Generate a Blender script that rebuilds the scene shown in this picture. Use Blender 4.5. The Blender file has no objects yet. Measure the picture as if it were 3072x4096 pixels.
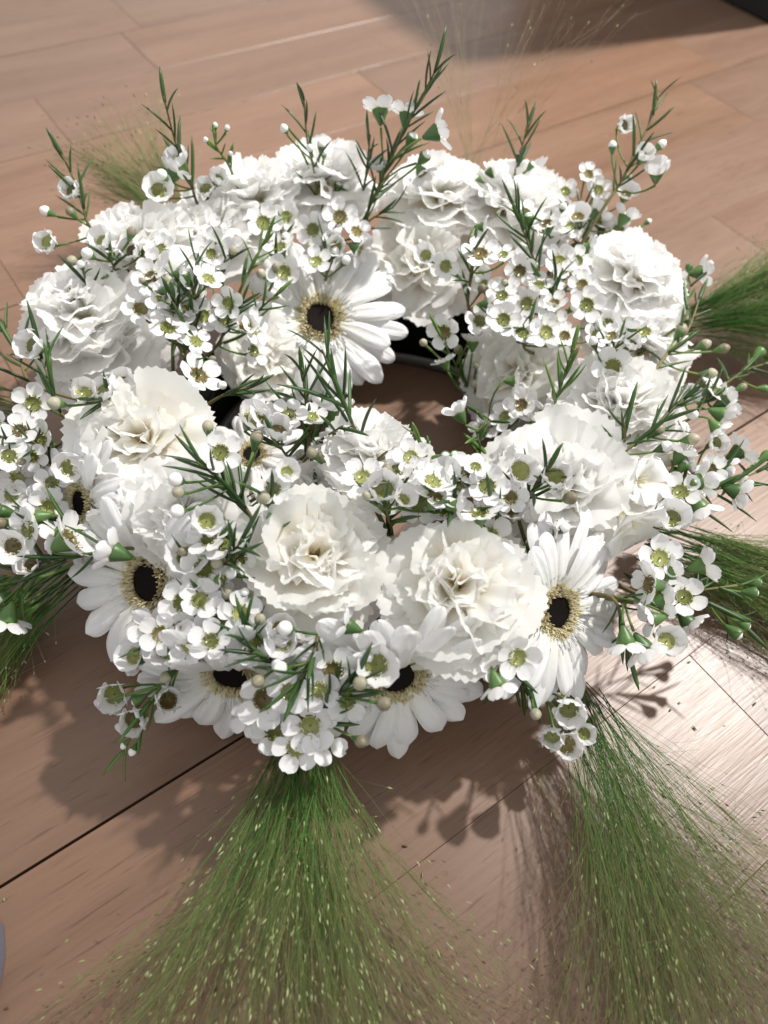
import bpy, math, random
import numpy as np
from mathutils import Vector, Matrix, Quaternion

random.seed(7)
SC = bpy.context.scene
COL = SC.collection
PI = math.pi

# ------------------------------------------------------------------ camera
PITCH, ROLL, CAM_H, FPX = math.radians(54.7), math.radians(6.5), 0.335, 2950.0
FWD = Vector((0, math.cos(PITCH), -math.sin(PITCH)))
_r = Vector((1, 0, 0))
_u = _r.cross(FWD)
RGT = _r * math.cos(ROLL) + _u * math.sin(ROLL)
UPV = _u * math.cos(ROLL) - _r * math.sin(ROLL)
CAM = Vector((0, 0, CAM_H))
cd = bpy.data.cameras.new('camera')
cam = bpy.data.objects.new('camera', cd)
COL.objects.link(cam)
cam.matrix_world = Matrix(((RGT.x, UPV.x, -FWD.x, CAM.x), (RGT.y, UPV.y, -FWD.y, CAM.y),
                           (RGT.z, UPV.z, -FWD.z, CAM.z), (0, 0, 0, 1)))
cd.sensor_fit = 'VERTICAL'
cd.sensor_height = 36.0
cd.sensor_width = 27.0
cd.lens = FPX / 4096 * 36.0
cd.clip_start, cd.clip_end = 0.01, 50
cd.dof.use_dof = True
cd.dof.focus_distance = 0.315
cd.dof.aperture_fstop = 8.0
SC.camera = cam

# ------------------------------------------------------------------ world and lamp
w = bpy.data.worlds.new('World')
SC.world = w
w.use_nodes = True
bg = w.node_tree.nodes['Background']
bg.inputs[0].default_value = (1.0, 0.995, 0.98, 1)
bg.inputs[1].default_value = 0.62
LAMP_POS = Vector((1.86, 1.74, 3.46))
ld = bpy.data.lights.new('ceiling_lamp', 'SPOT')
ld.shadow_soft_size = 0.075
ld.spot_size = math.radians(22)
ld.spot_blend = 1.0
ld.energy = 960
ld.color = (1.0, 0.965, 0.92)
lamp = bpy.data.objects.new('ceiling_lamp', ld)
COL.objects.link(lamp)
lamp.location = LAMP_POS
lamp.rotation_euler = (LAMP_POS - Vector((0.09, 0.64, 0))).to_track_quat('Z', 'Y').to_euler()
SC.view_settings.view_transform = 'Standard'
SC.view_settings.look = 'None'
SC.view_settings.exposure = 0.40
SC.view_settings.gamma = 1.0
SC.render.engine = 'CYCLES'
SC.cycles.max_bounces = 16
SC.cycles.diffuse_bounces = 10
SC.cycles.transmission_bounces = 14

# ------------------------------------------------------------------ pixel -> world (photo read at 1659 x 2212)
K = 3072 / 1659


def ray(x, y):
    return (FWD + RGT * ((x * K - 1536) / FPX) - UPV * ((y * K - 2048) / FPX))


def at(x, y, z):
    d = ray(x, y)
    return CAM + d * ((z - CAM.z) / d.z)


WC = Vector((-0.002, 0.256, 0.034))   # wreath ring centre, ring radius, tube radius
WR, Wr = 0.117, 0.052


def tube_dist(p):
    q = p - WC
    h = math.hypot(q.x, q.y)
    return math.hypot(h - WR, q.z)


def tube_normal(p):
    q = p - WC
    h = math.hypot(q.x, q.y) or 1e-6
    n = Vector((q.x * (h - WR) / h, q.y * (h - WR) / h, q.z))
    return n.normalized()


def on_ring(x, y, r):
    """first point of the view ray within r of the ring's core, else its nearest point; and whether it hit"""
    d = ray(x, y)
    best, bp = 1e9, None
    t = 0.15
    while t < 0.75:
        p = CAM + d * t
        s = tube_dist(p)
        if s <= r:
            return p, True
        if s < best:
            best, bp = s, p
        t += 0.0015
    return bp, False


# ------------------------------------------------------------------ materials
def mat(name):
    m = bpy.data.materials.new(name)
    m.use_nodes = True
    nt = m.node_tree
    b = nt.nodes['Principled BSDF']
    return m, nt, b


def nd(nt, t, **kw):
    n = nt.nodes.new(t)
    for k, v in kw.items():
        if k in n.inputs:
            n.inputs[k].default_value = v
        else:
            setattr(n, k, v)
    return n


def ramp(nt, fac, stops):
    r = nt.nodes.new('ShaderNodeValToRGB')
    els = r.color_ramp.elements
    while len(els) < len(stops):
        els.new(0.5)
    for e, (p, c) in zip(els, stops):
        e.position = p
        e.color = (*c, 1)
    nt.links.new(fac, r.inputs[0])
    return r.outputs[0]


def petal_mat(name, stops, transl=0.28, rough=0.6, grooves=0.0, scale=1.0):
    m, nt, b = mat(name)
    a = nd(nt, 'ShaderNodeAttribute', attribute_name='t')
    col = ramp(nt, a.outputs['Fac'], stops)
    b.inputs['Roughness'].default_value = rough
    b.inputs['Specular IOR Level'].default_value = 0.25
    nt.links.new(col, b.inputs['Base Color'])
    tr = nd(nt, 'ShaderNodeBsdfTranslucent')
    nt.links.new(col, tr.inputs['Color'])
    mx = nd(nt, 'ShaderNodeMixShader')
    mx.inputs[0].default_value = transl
    nt.links.new(b.outputs[0], mx.inputs[1])
    nt.links.new(tr.outputs[0], mx.inputs[2])
    out = nt.nodes['Material Output']
    nt.links.new(mx.outputs[0], out.inputs['Surface'])
    tc = nd(nt, 'ShaderNodeTexCoord')
    no = nd(nt, 'ShaderNodeTexNoise', Scale=6.0 * scale, Detail=4.0)
    mp = nd(nt, 'ShaderNodeMapping')
    mp.inputs['Scale'].default_value = (1.0, 9.0, 1.0)
    nt.links.new(tc.outputs['Object'], mp.inputs[0])
    nt.links.new(mp.outputs[0], no.inputs['Vector'])
    bu = nd(nt, 'ShaderNodeBump', Strength=0.07 + grooves, Distance=0.02)
    nt.links.new(no.outputs[0], bu.inputs['Height'])
    nt.links.new(bu.outputs[0], b.inputs['Normal'])
    return m


def simple(name, c1, c2, rough=0.5, spec=0.4, nscale=3.0, transl=0.0, by_object=0.6):
    """colour between c1 and c2 by object and by noise"""
    m, nt, b = mat(name)
    oi = nd(nt, 'ShaderNodeObjectInfo')
    tc = nd(nt, 'ShaderNodeTexCoord')
    no = nd(nt, 'ShaderNodeTexNoise', Scale=nscale, Detail=3.0)
    nt.links.new(tc.outputs['Object'], no.inputs['Vector'])
    mi = nd(nt, 'ShaderNodeMath', operation='MULTIPLY')
    mi.inputs[1].default_value = by_object
    nt.links.new(oi.outputs['Random'], mi.inputs[0])
    ma = nd(nt, 'ShaderNodeMath', operation='MULTIPLY_ADD')
    ma.inputs[1].default_value = 1 - by_object
    nt.links.new(no.outputs[0], ma.inputs[0])
    nt.links.new(mi.outputs[0], ma.inputs[2])
    col = ramp(nt, ma.outputs[0], [(0.15, c1), (0.85, c2)])
    nt.links.new(col, b.inputs['Base Color'])
    b.inputs['Roughness'].default_value = rough
    b.inputs['Specular IOR Level'].default_value = spec
    if transl:
        tr = nd(nt, 'ShaderNodeBsdfTranslucent')
        nt.links.new(col, tr.inputs['Color'])
        mx = nd(nt, 'ShaderNodeMixShader')
        mx.inputs[0].default_value = transl
        nt.links.new(b.outputs[0], mx.inputs[1])
        nt.links.new(tr.outputs[0], mx.inputs[2])
        nt.links.new(mx.outputs[0], nt.nodes['Material Output'].inputs['Surface'])
    return m


WHITE = (0.94, 0.935, 0.925)
M_CARN = petal_mat('carnation_petal', [(0.0, (0.62, 0.58, 0.28)), (0.32, (0.86, 0.79, 0.58)), (0.58, (0.91, 0.88, 0.80)), (0.85, (0.93, 0.925, 0.905))], 0.52)
M_CARNW = petal_mat('cool_carnation_petal', [(0.0, (0.70, 0.68, 0.42)), (0.28, (0.85, 0.81, 0.68)), (0.5, (0.89, 0.89, 0.87)), (0.8, WHITE)], 0.52)
M_GERB = petal_mat('gerbera_petal', [(0.0, (0.80, 0.80, 0.66)), (0.2, (0.82, 0.81, 0.76)), (0.6, (0.83, 0.83, 0.83))], 0.22, 0.5, 0.1, 0.6)
M_WAX = petal_mat('waxflower_petal', [(0.0, (0.74, 0.75, 0.62)), (0.3, (0.84, 0.83, 0.82)), (1.0, (0.84, 0.84, 0.86))], 0.25, 0.35, 0.0, 2.0)
M_FREE = petal_mat('freesia_petal', [(0.0, (0.74, 0.72, 0.52)), (0.2, (0.87, 0.85, 0.78)), (0.7, (0.89, 0.885, 0.87))], 0.28, 0.45)
M_BUD = petal_mat('bud_white', [(0.0, (0.72, 0.76, 0.60)), (0.4, (0.83, 0.83, 0.80)), (1.0, (0.84, 0.84, 0.83))], 0.1, 0.3, 0.0, 1.5)
M_OLDBUD = simple('bud_faded', (0.17, 0.14, 0.09), (0.45, 0.43, 0.32), 0.45, 0.4, 2.5)
M_CALYX = simple('calyx_green', (0.035, 0.085, 0.02), (0.10, 0.20, 0.05), 0.4, 0.5, 2.0)
M_CUP = simple('nectar_cup_green', (0.13, 0.145, 0.035), (0.30, 0.32, 0.10), 0.25, 0.5, 1.2, 0.0, 0.75)
M_CUPOLD = simple('nectar_cup_brown', (0.09, 0.065, 0.02), (0.22, 0.18, 0.06), 0.3, 0.5, 1.2, 0.0, 0.75)
M_STAMEN = simple('stamen_cream', (0.72, 0.68, 0.50), (0.82, 0.80, 0.68), 0.6, 0.2)
M_ANTHER = simple('anther_brown', (0.05, 0.025, 0.012), (0.20, 0.10, 0.05), 0.7, 0.2)
M_LEAF = simple('needle_leaf_dark', (0.014, 0.042, 0.009), (0.048, 0.115, 0.020), 0.42, 0.5, 2.0)
M_LEAFL = simple('needle_leaf_fresh', (0.05, 0.13, 0.025), (0.15, 0.25, 0.05), 0.45, 0.4, 2.0)
M_STEM = simple('twig_green_brown', (0.06, 0.085, 0.02), (0.20, 0.155, 0.07), 0.6, 0.3, 60.0, 0.0, 0.35)
M_PED = simple('pedicel_green', (0.05, 0.12, 0.02), (0.14, 0.20, 0.05), 0.5, 0.3, 50.0)
M_BLACK = simple('gerbera_disc_black', (0.004, 0.003, 0.003), (0.012, 0.009, 0.008), 0.85, 0.1, 30.0)
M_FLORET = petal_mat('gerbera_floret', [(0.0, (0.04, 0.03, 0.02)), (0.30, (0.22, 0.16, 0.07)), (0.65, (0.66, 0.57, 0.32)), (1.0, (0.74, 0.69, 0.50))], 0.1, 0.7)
M_FOAM = simple('foam_dark', (0.002, 0.003, 0.002), (0.006, 0.007, 0.005), 0.95, 0.1, 60.0)
M_TRAY = simple('tray_plastic', (0.11, 0.11, 0.11), (0.15, 0.15, 0.14), 0.45, 0.4, 10.0)
M_BLK = simple('black_lacquer', (0.006, 0.006, 0.007), (0.010, 0.010, 0.010), 0.4, 0.4, 5.0)
M_CLOTH = simple('lilac_grey_cloth', (0.07, 0.065, 0.085), (0.15, 0.14, 0.175), 0.9, 0.1, 40.0)


def strand_mat(name, stops):
    m, nt, b = mat(name)
    a = nd(nt, 'ShaderNodeAttribute', attribute_name='t')
    col = ramp(nt, a.outputs['Fac'], stops)
    nt.links.new(col, b.inputs['Base Color'])
    b.inputs['Roughness'].default_value = 0.5
    b.inputs['Specular IOR Level'].default_value = 0.3
    return m


M_GRASS = strand_mat('grass_strand', [(0.0, (0.020, 0.080, 0.012)), (0.28, (0.065, 0.195, 0.030)), (0.5, (0.17, 0.235, 0.065)), (0.75, (0.235, 0.215, 0.10)), (1.0, (0.27, 0.20, 0.125))])
M_SEED = strand_mat('grass_seed', [(0.0, (0.10, 0.05, 0.03)), (0.35, (0.16, 0.15, 0.06)), (0.6, (0.20, 0.25, 0.09)), (1.0, (0.38, 0.43, 0.20))])


def wood_mat():
    m, nt, b = mat('floor_wood')
    L = nt.links.new
    tc = nd(nt, 'ShaderNodeTexCoord')
    oi = nd(nt, 'ShaderNodeObjectInfo')
    off = nd(nt, 'ShaderNodeVectorMath', operation='SCALE')
    comb = nd(nt, 'ShaderNodeCombineXYZ', X=13.0, Y=7.0, Z=3.0)
    L(comb.outputs[0], off.inputs[0])
    L(oi.outputs['Random'], off.inputs['Scale'])
    add = nd(nt, 'ShaderNodeVectorMath', operation='ADD')
    L(tc.outputs['Object'], add.inputs[0])
    L(off.outputs[0], add.inputs[1])

    def tex(scale, detail, rough=0.55, dist=0.0):
        mp = nd(nt, 'ShaderNodeMapping')
        mp.inputs['Scale'].default_value = scale
        L(add.outputs[0], mp.inputs[0])
        n = nd(nt, 'ShaderNodeTexNoise', Scale=1.0, Detail=detail, Roughness=rough, Distortion=dist)
        L(mp.outputs[0], n.inputs['Vector'])
        return n.outputs[0]
    broad = tex((3.0, 26.0, 26.0), 3.0, 0.5, 0.6)
    fine = tex((22.0, 420.0, 60.0), 4.0, 0.6, 0.2)
    pore = tex((45.0, 900.0, 60.0), 2.0, 0.5, 0.0)
    fleck = tex((60.0, 420.0, 30.0), 1.0, 0.4, 0.0)
    c1 = ramp(nt, broad, [(0.2, (0.150, 0.086, 0.055)), (0.5, (0.190, 0.114, 0.077)), (0.8, (0.228, 0.144, 0.101))])
    c2 = ramp(nt, fine, [(0.25, (0.84, 0.82, 0.80)), (0.60, (1.0, 1.0, 1.0))])
    mul = nd(nt, 'ShaderNodeMix', data_type='RGBA', blend_type='MULTIPLY')
    mul.inputs[0].default_value = 0.6
    L(c1, mul.inputs[6])
    L(c2, mul.inputs[7])
    c3 = ramp(nt, pore, [(0.30, (0.55, 0.48, 0.44)), (0.38, (1.0, 1.0, 1.0))])
    mul2 = nd(nt, 'ShaderNodeMix', data_type='RGBA', blend_type='MULTIPLY')
    mul2.inputs[0].default_value = 0.65
    L(mul.outputs[2], mul2.inputs[6])
    L(c3, mul2.inputs[7])
    c5 = ramp(nt, fleck, [(0.17, (0.25, 0.17, 0.13)), (0.205, (1.0, 1.0, 1.0))])
    mul3 = nd(nt, 'ShaderNodeMix', data_type='RGBA', blend_type='MULTIPLY')
    mul3.inputs[0].default_value = 1.0
    L(mul2.outputs[2], mul3.inputs[6])
    L(c5, mul3.inputs[7])
    tint = ramp(nt, oi.outputs['Random'], [(0.0, (0.93, 0.94, 0.95)), (0.5, (1.0, 0.98, 0.96)), (1.0, (1.08, 1.01, 0.93))])
    mul4 = nd(nt, 'ShaderNodeMix', data_type='RGBA', blend_type='MULTIPLY')
    mul4.inputs[0].default_value = 1.0
    L(mul3.outputs[2], mul4.inputs[6])
    L(tint, mul4.inputs[7])
    L(mul4.outputs[2], b.inputs['Base Color'])
    rr = nd(nt, 'ShaderNodeMapRange')
    rr.inputs['To Min'].default_value = 0.30
    rr.inputs['To Max'].default_value = 0.44
    L(fine, rr.inputs['Value'])
    L(rr.outputs[0], b.inputs['Roughness'])
    b.inputs['Specular IOR Level'].default_value = 0.5
    bu = nd(nt, 'ShaderNodeBump', Strength=0.22, Distance=0.0006)
    L(fine, bu.inputs['Height'])
    bu2 = nd(nt, 'ShaderNodeBump', Strength=0.15, Distance=0.0006)
    L(pore, bu2.inputs['Height'])
    L(bu.outputs[0], bu2.inputs['Normal'])
    L(bu2.outputs[0], b.inputs['Normal'])
    return m


M_WOOD = wood_mat()


# ------------------------------------------------------------------ mesh helpers
def mesh(name, verts, faces, m, t=None, smooth=True):
    me = bpy.data.meshes.new(name)
    me.from_pydata([tuple(v) for v in verts], [], faces)
    me.materials.append(m)
    if smooth:
        me.polygons.foreach_set('use_smooth', [True] * len(me.polygons))
    if t is not None:
        at_ = me.attributes.new('t', 'FLOAT', 'POINT')
        at_.data.foreach_set('value', list(t))
    me.update()
    return me


def obj(name, data, parent=None, M=None):
    o = bpy.data.objects.new(name, data)
    COL.objects.link(o)
    if parent is not None:
        o.parent = parent
    if M is not None:
        o.matrix_basis = M
    return o


def thing(name, label, cat, M, group=None):
    o = obj(name, None, None, M)
    o.empty_display_size = 0.01
    o['label'], o['category'] = label, cat
    if group:
        o['group'] = group
    return o


def frame(z, x=None):
    """rotation whose z axis is z and whose x axis leans towards x"""
    z = z.normalized()
    if x is None or abs(x.normalized().dot(z)) > 0.98:
        x = Vector((1, 0, 0)) if abs(z.x) < 0.8 else Vector((0, 1, 0))
    y = z.cross(x).normalized()
    x = y.cross(z)
    return Matrix(((x.x, y.x, z.x), (x.y, y.y, z.y), (x.z, y.z, z.z)))


def TRS(p, R=None, s=1.0):
    M = (R.to_4x4() if R is not None else Matrix.Identity(4))
    S = Matrix.Diagonal((*(s if hasattr(s, '__len__') else (s, s, s)), 1))
    return Matrix.Translation(p) @ M @ S


def rotz(a): return Matrix.Rotation(a, 3, 'Z')
def roty(a): return Matrix.Rotation(a, 3, 'Y')
def rotx(a): return Matrix.Rotation(a, 3, 'X')


def tube(verts, faces, pts, rads, n=5, ts=None, tv=None):
    """add a tube along pts to verts/faces"""
    b0 = len(verts)
    k = len(pts)
    for i, p in enumerate(pts):
        d = (pts[min(i + 1, k - 1)] - pts[max(i - 1, 0)])
        if d.length < 1e-9:
            d = Vector((0, 0, 1))
        F = frame(d)
        for j in range(n):
            a = 2 * PI * j / n
            verts.append(p + F @ Vector((math.cos(a) * rads[i], math.sin(a) * rads[i], 0)))
            if ts is not None:
                ts.append(tv[i])
    for i in range(k - 1):
        for j in range(n):
            a, b = b0 + i * n + j, b0 + i * n + (j + 1) % n
            faces.append((a, b, b + n, a + n))
    faces.append(tuple(b0 + j for j in range(n))[::-1])
    faces.append(tuple(b0 + (k - 1) * n + j for j in range(n)))


def bez(a, b, c, n):
    return [a * (1 - t) ** 2 + b * 2 * t * (1 - t) + c * t * t for t in [i / n for i in range(n + 1)]]


def lathe(prof, n, m, name, t=None, wob=0.0, rng=random):
    v, f, tt = [], [], []
    for i, (r, z) in enumerate(prof):
        for j in range(n):
            a = 2 * PI * j / n
            rr = r * (1 + wob * rng.uniform(-1, 1))
            v.append((rr * math.cos(a), rr * math.sin(a), z))
            tt.append(t[i] if t else 0)
    for i in range(len(prof) - 1):
        for j in range(n):
            a, b = i * n + j, i * n + (j + 1) % n
            f.append((a, b, b + n, a + n))
    f.append(tuple(range(n))[::-1])
    f.append(tuple((len(prof) - 1) * n + j for j in range(n)))
    return mesh(name, v, f, m, tt if t else None)


# ------------------------------------------------------------------ floor: slab and planks
TH = math.radians(40.3)
E1 = Vector((math.cos(TH), math.sin(TH), 0))
E2 = Vector((-math.sin(TH), math.cos(TH), 0))
slab_v = [(-1.25, -0.62, -0.03), (1.55, -0.62, -0.03), (1.55, 1.98, -0.03), (-1.25, 1.98, -0.03),
          (-1.25, -0.62, -0.0125), (1.55, -0.62, -0.0125), (1.55, 1.98, -0.0125), (-1.25, 1.98, -0.0125)]
BOXF = [(3, 2, 1, 0), (4, 5, 6, 7), (0, 1, 5, 4), (1, 2, 6, 5), (2, 3, 7, 6), (3, 0, 4, 7)]
M_SUB = simple('subfloor_dark', (0.012, 0.009, 0.007), (0.02, 0.015, 0.012), 0.9, 0.1)
floor = obj('floor', mesh('floor', slab_v, BOXF, M_SUB, smooth=False))
floor['kind'] = 'structure'


def plank_mesh(L, W, bev):
    v = []
    for z, ins in ((-0.012, 0), (-bev, 0), (0, bev * 1.3)):
        for sx, sy in ((-1, -1), (1, -1), (1, 1), (-1, 1)):
            v.append((sx * (L / 2 - ins), sy * (W / 2 - ins), z))
    f = [(3, 2, 1, 0), (8, 9, 10, 11)]
    for r in (0, 4):
        for j in range(4):
            f.append((r + j, r + (j + 1) % 4, r + 4 + (j + 1) % 4, r + 4 + j))
    return mesh('plank', v, f, M_WOOD, smooth=False)


rng = random.Random(11)
edges = [-1.7485 + 0.0845 * i for i in range(21)] + [0.026, 0.1135, 0.196, 0.280, 0.3645, 0.449, 0.534, 0.618, 0.7025, 0.787] + [0.8715 + 0.0845 * i for i in range(18)]
wide_gap = {0.1135: 0.0013, 0.787: 0.0007, 0.618: 0.0006, 0.449: 0.0006}
joint_at = {0.7025: [-0.33, 0.2635, 0.93], 0.618: [-0.42, 0.148, 0.60, 1.15], 0.534: [-0.2, 0.4265, 0.769, 1.3], 0.449: [0.05, 0.771, 1.25],
            0.3645: [0.02, 0.7135, 1.2], -0.0585: [-0.5, 0.2335, 0.8], 0.026: [-0.75, -0.25, 0.62], 0.1135: [-0.35, 0.45, 0.95],
            0.196: [-0.55, -0.12, 0.55], 0.280: [-0.3, 0.28, 0.9]}
for a, b in zip(edges[:-1], edges[1:]):
    js = None
    for k_, v_ in joint_at.items():
        if abs(k_ - a) < 0.01:
            js = [x for x in v_]
    if js is None:
        js, u = [], -1.6 + rng.uniform(0, 0.5)
        while u < 2.6:
            js.append(u)
            u += rng.uniform(0.45, 0.75)
    while js[0] > -1.4:
        js.insert(0, js[0] - rng.uniform(0.45, 0.7))
    while js[-1] < 2.6:
        js.append(js[-1] + rng.uniform(0.45, 0.7))
    ga = wide_gap.get(round(a, 4), 0.00012)
    gb = wide_gap.get(round(b, 4), 0.00012)
    for u0, u1 in zip(js[:-1], js[1:]):
        c = E1 * ((u0 + u1) / 2) + E2 * ((a + ga / 2 + b - gb / 2) / 2)
        if not (-1.45 < c.x < 1.75 and -0.8 < c.y < 2.15):
            continue
        p = obj('plank', plank_mesh(u1 - u0 - 0.0003, b - a - (ga + gb) / 2, 0.00014 if round(b, 4) not in (0.449, 0.787) else 0.0004), floor,
                TRS(c + Vector((0, 0, rng.uniform(-0.00012, 0))), rotz(TH + (PI if rng.random() < 0.5 else 0))))

# ------------------------------------------------------------------ wreath ring: dark foam on a pale tray
ring = thing('wreath_ring', 'dark foam ring on a pale tray, seen between the white flowers', 'wreath base', TRS(Vector((WC.x, WC.y, 0))))


def ring_mesh(prof, n, m, name, wob=0.0):
    v, f = [], []
    r_ = random.Random(3)
    k = len(prof)
    for j in range(n):
        a = 2 * PI * j / n
        for (r, z) in prof:
            rr = r + wob * r_.uniform(-1, 1)
            v.append((rr * math.cos(a), rr * math.sin(a), z + wob * r_.uniform(-1, 1) * 0.6))
    for j in range(n):
        for i in range(k):
            a, b = j * k + i, j * k + (i + 1) % k
            c, d = ((j + 1) % n) * k + (i + 1) % k, ((j + 1) % n) * k + i
            f.append((a, b, c, d))
    return mesh(name, v, f, m)


obj('tray', ring_mesh([(0.099, 0.001), (0.0975, 0.007), (0.098, 0.009), (0.0995, 0.0095), (0.1005, 0.008), (0.122, 0.010), (0.1235, 0.0125), (0.125, 0.012), (0.126, 0.009), (0.125, 0.001)], 72, M_TRAY, 'tray'), ring)
foam = ring_mesh([(0.1010, 0.0085), (0.0995, 0.028), (0.1005, 0.041), (0.103, 0.047), (0.108, 0.049), (0.113, 0.046), (0.118, 0.039), (0.1215, 0.027), (0.1215, 0.0105)], 90, M_FOAM, 'foam', 0.0009)
obj('foam', foam, ring)


# ------------------------------------------------------------------ carnations
def carn_petal(rng, L, spread, ruf, k, curl, fold, teeth, m):
    NS, NA = 9, 24
    v, f, t = [], [], []
    ph, ph2 = rng.uniform(0, 6.28), rng.uniform(0, 6.28)
    jag = [rng.uniform(-1, 1) for _ in range(NA + 1)]
    asym = rng.uniform(-0.15, 0.15)
    for i in range(NS + 1):
        s = i / NS
        for j in range(NA + 1):
            a = 2 * j / NA - 1
            rho = L * s * (1 - 0.10 * a * a + asym * a * 0.4)
            if i == NS:
                rho += L * teeth * (0.5 + 0.6 * jag[j]) * (1 if j % 2 else -0.4)
            sp = spread * (0.35 + 0.65 * min(1, s * 1.6))
            x, y = rho * math.cos(a * sp), rho * math.sin(a * sp)
            z = ruf * s ** 2.2 * (math.sin(a * k + ph) + 0.45 * math.sin(a * k * 2.1 + ph2)) * L
            z += fold * a * a * s * L - curl * s ** 3 * L
            x -= abs(curl) * 0.25 * s ** 4 * L
            v.append((x, y, z))
            t.append(s)
    for i in range(NS):
        for j in range(NA):
            b = i * (NA + 1) + j
            f.append((b, b + 1, b + NA + 2, b + NA + 1))
    return mesh('petal', v, f, m, t)


CP = {}
rng = random.Random(5)
for key, m in (('c', M_CARN), ('w', M_CARNW)):
    CP[key] = [
        [carn_petal(rng, rng.uniform(0.98, 1.14), 0.68, 0.040, rng.uniform(3, 6), rng.uniform(-0.05, 0.20), rng.uniform(0, 0.10), 0.040, m) for _ in range(8)],
        [carn_petal(rng, rng.uniform(0.86, 1.04), 0.68, 0.055, rng.uniform(3, 6), rng.uniform(-0.08, 0.28), rng.uniform(0, 0.20), 0.042, m) for _ in range(8)],
        [carn_petal(rng, rng.uniform(0.74, 0.96), 0.64, 0.080, rng.uniform(3, 6), rng.uniform(-0.1, 0.38), rng.uniform(0.0, 0.4), 0.045, m) for _ in range(8)],
        [carn_petal(rng, rng.uniform(0.62, 0.84), 0.60, 0.11, rng.uniform(3, 6), rng.uniform(-0.15, 0.45), rng.uniform(-0.1, 0.65), 0.045, m) for _ in range(8)],
        [carn_petal(rng, rng.uniform(0.50, 0.74), 0.56, 0.14, rng.uniform(3, 6), rng.uniform(-0.2, 0.45), rng.uniform(-0.2, 0.9), 0.045, m) for _ in range(8)]]
CARN_CALYX = lathe([(0.10, -0.62), (0.15, -0.5), (0.17, -0.2), (0.20, -0.02), (0.15, 0.02)], 10, M_CALYX, 'calyx')


def carnation(label, x, y, rad, key='w', up=0.5, camw=0.35, full=1.0, depth=0.036, tilt=None):
    p, hit = on_ring(x, y, depth)
    dist = (p - CAM).dot(FWD)
    R = rad * 1.10 * K / FPX * dist
    n = tube_normal(p)
    tocam = (CAM - p).normalized()
    z = n * 0.6 + Vector((0, 0, up)) + tocam * camw
    if tilt:
        z += RGT * tilt[0] + UPV * tilt[1]
    rg = random.Random(int(x * 31 + y * 7))
    root = thing('carnation', label, 'flower', TRS(p - z.normalized() * R * 0.15, frame(z) @ rotz(rg.uniform(0, 6.28)), R), 'white carnations in the wreath')
    lay = [(10, -8, 14), (9, 10, 32), (10, 24, 52), (10, 40, 74), (10, 54, 100)]
    for li, (cnt, e0, e1) in enumerate(lay):
        cnt = max(5, round(cnt * full))
        a0 = rg.uniform(0, 6.28)
        for i in range(cnt):
            az = a0 + 2 * PI * (i + rg.uniform(-0.3, 0.3)) / cnt
            el = math.radians(rg.uniform(e0, e1))
            tw = rg.uniform(-0.4, 0.4) * (0.4 + li * 0.5)
            Rm = rotz(az) @ roty(-el) @ rotx(tw)
            rb = 0.02 + 0.015 * li
            obj('petal', rg.choice(CP[key][li]), root, TRS(Vector((rb * math.cos(az), rb * math.sin(az), 0.02 * li)), Rm, rg.uniform(0.92, 1.06)))
    obj('calyx', CARN_CALYX, root)


for a in [
    ('white carnation at the back left edge, behind the two open waxflower cups', 300, 528, 112),
    ('white carnation at the back left with one open waxflower lying on its right side', 452, 515, 118),
    ('white carnation at the back, just left of the slim sprig with small round buds', 560, 428, 100),
    ('topmost white carnation at the back, rising behind the slim budded sprig', 705, 398, 112),
    ('white carnation at the back just right of the tallest leafy sprig', 945, 420, 112),
    ('white carnation at the back right below the small green-budded sprig', 1112, 455, 122),
    ('creamy white carnation facing the viewer at the back of the hole', 908, 568, 112, 'c', 0.1, 0.9, 1.0, 0.034),
    ('large white carnation at the left, upper one of the leftmost pair', 178, 685, 132),
    ('large white carnation at the left, lower of the leftmost pair, above two small cups', 235, 760, 140),
    ('big creamy carnation at front left above the half hidden gerbera', 305, 950, 152, 'c', 0.4, 0.6, 1.0, 0.046),
    ('ruffled white carnation tucked under the big creamy front left one', 395, 1108, 125, 'w', 0.2, 0.6, 1.0, 0.044, (0, -0.4)),
    ('creamy yellow-centred carnation in the middle of the front, fully visible', 678, 1205, 160, 'c', 0.3, 0.9, 1.0, 0.050),
    ('white carnation right of front centre with a small dark hollow in its middle', 990, 1272, 160, 'c', 0.3, 0.8, 1.0, 0.052),
    ('large white carnation at the front right with waxflower cups lying on it', 1210, 1055, 168, 'w', 0.4, 0.5, 1.0, 0.048),
    ('white carnation at the right side above the large front right one', 1340, 880, 132),
    ('round white carnation inside the right rim beside the fresh green needle sprig', 1115, 810, 112, 'c', 0.3, 0.7),
    ('white carnation at the right side behind the dark bare twig', 1385, 735, 122),
    ('white carnation at the back right edge, rightmost of the back row', 1370, 602, 118),
    ('small creamy carnation inside the left rim, left of the large gerbera', 572, 770, 90, 'c', 0.2, 0.7),
    ('white carnation behind the front rim, its ruffled top edge against the bare floor', 810, 985, 120, 'w', 0.9, 0.1, 1.0, 0.026),
    ('white carnation behind the front centre, just above the creamy one', 690, 1075, 105, 'w', 0.8, 0.3, 1.0, 0.022),
]:
    carnation(*a)


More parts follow.
